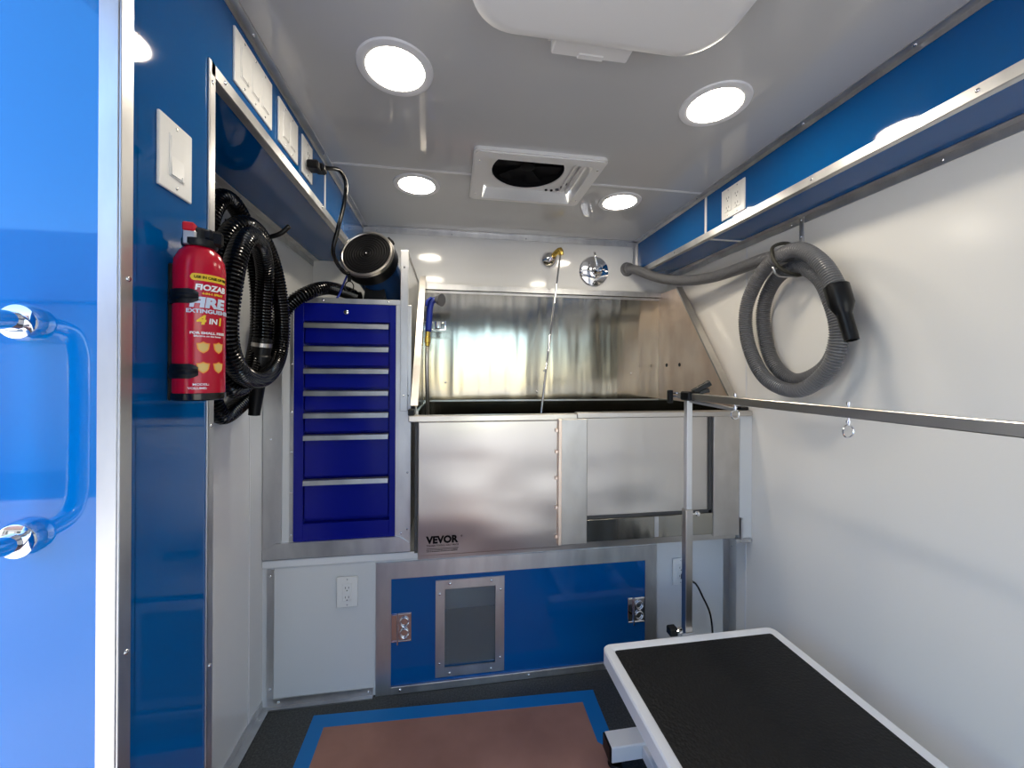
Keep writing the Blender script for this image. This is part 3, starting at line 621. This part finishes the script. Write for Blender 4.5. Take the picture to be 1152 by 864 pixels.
def flat(pts, n=14):
    """thin patch that can bend: grid of strips"""
    b2 = bmesh.new(); xs = sorted({p[0] for p in pts}); x0_, x1_ = xs[0], xs[-1]
    def span(x):
        ys = []
        m_ = len(pts)
        for i in range(m_):
            (xa, ya), (xb, yb2) = pts[i], pts[(i+1) % m_]
            if (xa-x)*(xb-x) <= 0 and xa != xb: ys.append(ya+(yb2-ya)*(x-xa)/(xb-xa))
        return (min(ys), max(ys)) if ys else (0, 0)
    pr = None
    for k in range(n+1):
        x = x0_+(x1_-x0_)*min(max(k/n, .001), .999); lo, hi = span(x)
        c = (b2.verts.new((x, lo, 0)), b2.verts.new((x, hi, 0)))
        if pr: b2.faces.new((pr[0], c[0], c[1], pr[1]))
        pr = c
    return b2
can = bpy.data.objects['can']
link('label_pill', wrap(flat(pp, 24), TA0, .193, .0004), 'yellow', can)
def shield(cx_, cz_, s): return [(cx_+x*s, cz_+y*s) for x, y in ((-1, .75), (-.45, .8), (0, 1.05), (.45, .8), (1, .75), (.95, -.1), (.6, -.7), (0, -1.1), (-.6, -.7), (-.95, -.1))]
for cxs in (.011, .033):
    for czs in (.082, .050):
        link('label_shield', wrap(flat(shield(cxs, czs, .0088), 12), TA0, 0, .0003), 'orange', can)
        link('label_shield', wrap(flat(shield(cxs, czs, .0070), 12), TA0, 0, .0006), 'gold', can)
for s, sz, z, x, m_, bo, sh, sx in (
    ('USE IN CASE OF FIRE', .0058, .191, -.001, 'kprint', .0002, 0, .92), ('FIOZAB', .0125, .173, .000, 'wprint', .0005, .12, 1.05),
    ('4-IN-1 SPRAY', .0048, .166, .009, 'yellow', .0002, 0, 1.1), ('FIRE', .0215, .146, -.007, 'silver', .0012, .1, 1.25),
    ('EXTINGUISHER', .0085, .1365, -.011, 'silver', .0003, 0, 1.12), ('4', .019, .119, .003, 'yellow', .001, .1, 1.1), ('IN', .012, .120, .0175, 'wprint', .0004, .1, 1.0), ('1', .017, .119, .030, 'yellow', .0008, .1, 1.0),
    ('FOR SMALL FIRES', .0052, .103, -.006, 'wprint', .0002, 0, 1.25), ('Effective on the home', .0038, .0985, -.001, 'wprint', .0001, 0, 1.1),
    ('MODEL: ', .0048, .0215, -.002, 'wprint', .0001, 0, 1.2), ('VOLUME: ', .0048, .0155, -.008, 'wprint', .0001, 0, 1.2)):
    link('label_text', wrap(text_bm(s, sz, bo, .0001, sx, sh), TA0+x/er, z, .0009), m_, can)

# ------------------------------------------------------------------ grey vacuum hose on the right wall
GREY = [(0.985, 2.055, 1.840), (1.006, 1.990, 1.822), (1.035, 1.91, 1.775), (1.08, 1.80, 1.725), (1.125, 1.68, 1.695), (1.16, 1.56, 1.685), (1.18, 1.44, 1.689), (1.185, 1.279, 1.689), (1.195, 1.156, 1.654), (1.205, 1.078, 1.561), (1.205, 1.040, 1.415), (1.205, 1.062, 1.298), (1.205, 1.138, 1.240), (1.205, 1.217, 1.235), (1.200, 1.298, 1.317), (1.195, 1.327, 1.485), (1.190, 1.272, 1.595), (1.185, 1.175, 1.625), (1.175, 1.085, 1.575), (1.165, 1.032, 1.494), (1.160, 1.000, 1.383), (1.155, 1.022, 1.274), (1.150, 1.126, 1.196), (1.145, 1.258, 1.235), (1.140, 1.339, 1.374), (1.135, 1.338, 1.519), (1.130, 1.244, 1.639), (1.125, 1.115, 1.665), (1.120, 1.020, 1.592), (1.115, 0.961, 1.491)]
VH = thing('vacuum_hose', (1.17, 1.2, 1.17), 'long grey ribbed vacuum hose coiled on the right wall with black nozzle', 'hose')
link('ribbed_tube', tube(GREY, .0245, 18, smooth_step=.01, ribs=(.0085, .0040), smoothing=4), 'greyhose', VH, 'auto')
n1 = Vector((1.115, .968, 1.502)); nd = Vector((0, -.28, -1)).normalized()
link('nozzle', lathe([(.027, -.012), (.031, -.008), (.031, .050), (.026, .064), (.020, .078), (.019, .082), (.0175, .158), (.0175, .160), (.014, .160), (.014, .145)], n1, nd, 32), 'black', VH, 'auto')
link('wall_cuff', lathe([(.040, 0), (.040, .004), (.030, .006), (.030, .03), (.026, .032)], (.985, YB, 1.842), (.1, -1, 0), 28), 'greyhose', VH, 'auto')
hk = tag(link('coat_hook', join(BX((XR-.005, XR, 1.188, 1.206, 1.60, 1.815), bevel=.0015), tube([(XR-.003, 1.197, 1.61), (1.20, 1.185, 1.595), (1.11, 1.17, 1.592), (1.09, 1.168, 1.62)], .004, 10, smooth_step=.01)), 'alu', None, True), 'narrow metal wall hook holding up the grey vacuum hose', 'hook')
rivets(hk, [(XR-.005, 1.197, z) for z in (1.74, 1.80)], (-1, 0, 0), .004)
sb = tube([(1.22, 1.19, 1.69), (1.165, 1.19, 1.712), (1.11, 1.19, 1.695), (1.095, 1.17, 1.645), (1.11, 1.15, 1.605), (1.16, 1.14, 1.588), (1.21, 1.15, 1.60)], .006, 8, smooth_step=.01)
tag(link('hose_strap', sb, 'strap', None, True), 'dark strap wrapped around the top of the grey hose coil', 'strap')

# ------------------------------------------------------------------ floor covering
tag(link('masking_paper', prism([(-.452, -.9), (.47, -.9), (.47, .55), (.53, 1.0), (.53, 1.405), (-.440, 1.440)], 'z', 0, .0012), 'paper'), 'brown masking paper sheet taped flat on the dark floor', 'paper')
def tape(pts, lab): tag(link('painter_tape', prism(pts, 'z', .0012, .0020), 'tape'), lab, 'tape', 'blue tape around the masking paper')
tape([(-.487, 1.492), (.560, 1.452), (.557, 1.402), (-.487, 1.440)], 'blue painter tape strip along the back edge of the brown paper')
tape([(-.492, -.9), (-.440, -.9), (-.437, 1.440), (-.487, 1.440)], 'blue painter tape strip along the left edge of the brown paper')
tape([(.500, 1.404), (.557, 1.402), (.552, 1.235), (.515, 1.228), (.497, 1.245)], 'short blue painter tape strip at the back right corner of the paper')

# ------------------------------------------------------------------ grooming table and its arm
g = thing('grooming_table', (.78, .7, 0), 'low white framed grooming table with black textured rubber top', 'grooming table')
gx0, gx1, gy0, gy1, gz = .475, 1.088, .26, 1.165, .390
tb = bmesh.new(); rings = []
for z, ins in ((gz-.045, .0), (gz-.004, 0), (gz, .004), (gz, .026), (gz-.003, .030)):
    rings.append([tb.verts.new((*p, z)) for p in rrect(gx0+ins, gx1-ins, gy0+ins, gy1-ins, max(.028-ins, .006), 6)])
for A_, B2 in zip(rings, rings[1:]):
    n = len(A_)
    for i in range(n): tb.faces.new((A_[i], A_[(i+1) % n], B2[(i+1) % n], B2[i]))
tb.faces.new(rings[0][::-1]); tb.faces.new(rings[-1]); link('table_frame', tb, 'powder', g, 'auto')
link('rubber_top', prism(rrect(gx0+.031, gx1-.031, gy0+.031, gy1-.031, .008, 4), 'z', gz-.004, gz-.0015), 'rubber', g)
bf = link('base_frame', BX((.50, 1.10, 1.135, 1.195, .035, .085), (.50, 1.10, .42, .48, .035, .085), (.60, .66, .48, 1.135, .04, .08), (.92, .98, .48, 1.135, .04, .08), bevel=.003), 'powder', g)
link('lift_column', BX((.63, .66, 1.10, 1.13, .08, .345), (.92, .95, .50, .53, .08, .345), (.66, .92, .78, .86, .08, .345), bevel=.003), 'powder', g)
# scissor arms joining base and top
def bar(p, q_, w, h):
    p, q_ = Vector(p), Vector(q_); b2 = BX((-w/2, w/2, -h/2, h/2, 0, (q_-p).length), bevel=.002); b2.transform(frame_mat(p, q_-p)); return b2
link('scissor_arm', bar((.70, .5, .10), (.70, 1.12, .33), .03, .02), 'powder', g); link('scissor_arm', bar((.88, 1.12, .10), (.88, .5, .33), .03, .02), 'powder', g)
for x, y in ((.525, 1.165), (1.08, 1.165), (.525, .45), (1.08, .45)):
    link('foot', lathe([(.022, 0), (.024, .004), (.020, .014), (.008, .016), (.008, .036)], (x, y, 0), n=20), 'black', g, 'auto')
box('end_cap', .494, .501, 1.137, 1.193, .037, .083, 'black', bf, .001)
ar = box('arm_post', .770, .795, gy1+.003, gy1+.028, .36, .800, 'steelp', g, .0015)
box('clamp_block', .755, .80, gy1, gy1+.002, .36, .395, 'alu', ar, .0005)
box('inner_post', .774, .793, gy1+.006, gy1+.025, .800, 1.166, 'alu', ar, .001)
link('thumb_screw', lathe([(.003, 0), (.003, .02), (.008, .021), (.008, .028), (0, .029)], (.795, gy1+.015, .782), (1, 0, 0), 12), 'chrome', ar, 'auto')
link('thumb_screw', lathe([(.004, 0), (.009, .004), (.009, .012), (0, .013)], (.752, gy1+.004, .400), (-.5, -.3, .9), 12), 'chrome', ar, 'auto')
box('arm_post', .770, .795, gy0-.03, gy0-.005, .36, 1.166, 'steelp', g, .0015)
ov = box('overhead_bar', .772, .794, gy0-.03, gy1+.06, 1.166, 1.187, 'steelp', g, .0015)
link('sliding_bar', bar((.783, gy1+.03, 1.162), (.802, .985, 1.150), .010, .010), 'alu', ar)
link('lever_clamp', join(BX((.762, .806, gy1-.02, gy1+.03, 1.163, 1.192), bevel=.004), bar((.79, gy1, 1.19), (.845, gy1-.01, 1.222), .018, .014), bar((.812, gy1, 1.190), (.842, gy1-.01, 1.197), .014, .012)), 'black', ar)
link('clamp_screw', bar((.79, gy1+.08, 1.183), (.765, gy1+.10, 1.183), .006, .006), 'chrome', ar)
box('knob', .738, .752, gy1+.05, gy1+.07, 1.150, 1.195, 'black', ar, .003)
link('knob_rod', bar((.745, gy1+.06, 1.172), (.79, gy1+.06, 1.172), .007, .007), 'chrome', ar)
for y in (.655, .965):
    link('eye_bolt', join(lathe([(.0, 1.198), (.004, 1.197), (.004, 1.190), (.0025, 1.190), (.0025, 1.160), (.005, 1.160), (.005, 1.155), (.0025, 1.155), (.0025, 1.150)], (.783, y, 0), n=12, cap=False),
         tube([(.783+.0125*math.sin(k*PI/10), y, 1.1385+.0125*math.cos(k*PI/10)) for k in range(21)], .0018, 8)), 'chrome', ov, 'auto')
pc = tag(link('table_power_cord', tube([(1.005, YP-.03, .370), (1.03, YP-.06, .36), (1.055, YP-.07, .31), (1.10, YP-.06, .22), (1.095, YP-.08, .12), (1.04, YP-.12, .02), (.98, 1.36, .006), (.93, 1.22, .006), (.90, 1.19, .03)], .004, 10, smooth_step=.015), 'blackg', None, True), 'thin black cord dropping from the low right outlet behind the table', 'power cord')
link('plug', join(BX((.992, 1.018, YP-.040, YP-.0105, .357, .383), bevel=.004)), 'black', pc)
box('control_plug', .715, .745, gy1+.002, gy1+.03, .385, .412, 'black', ar, .004)
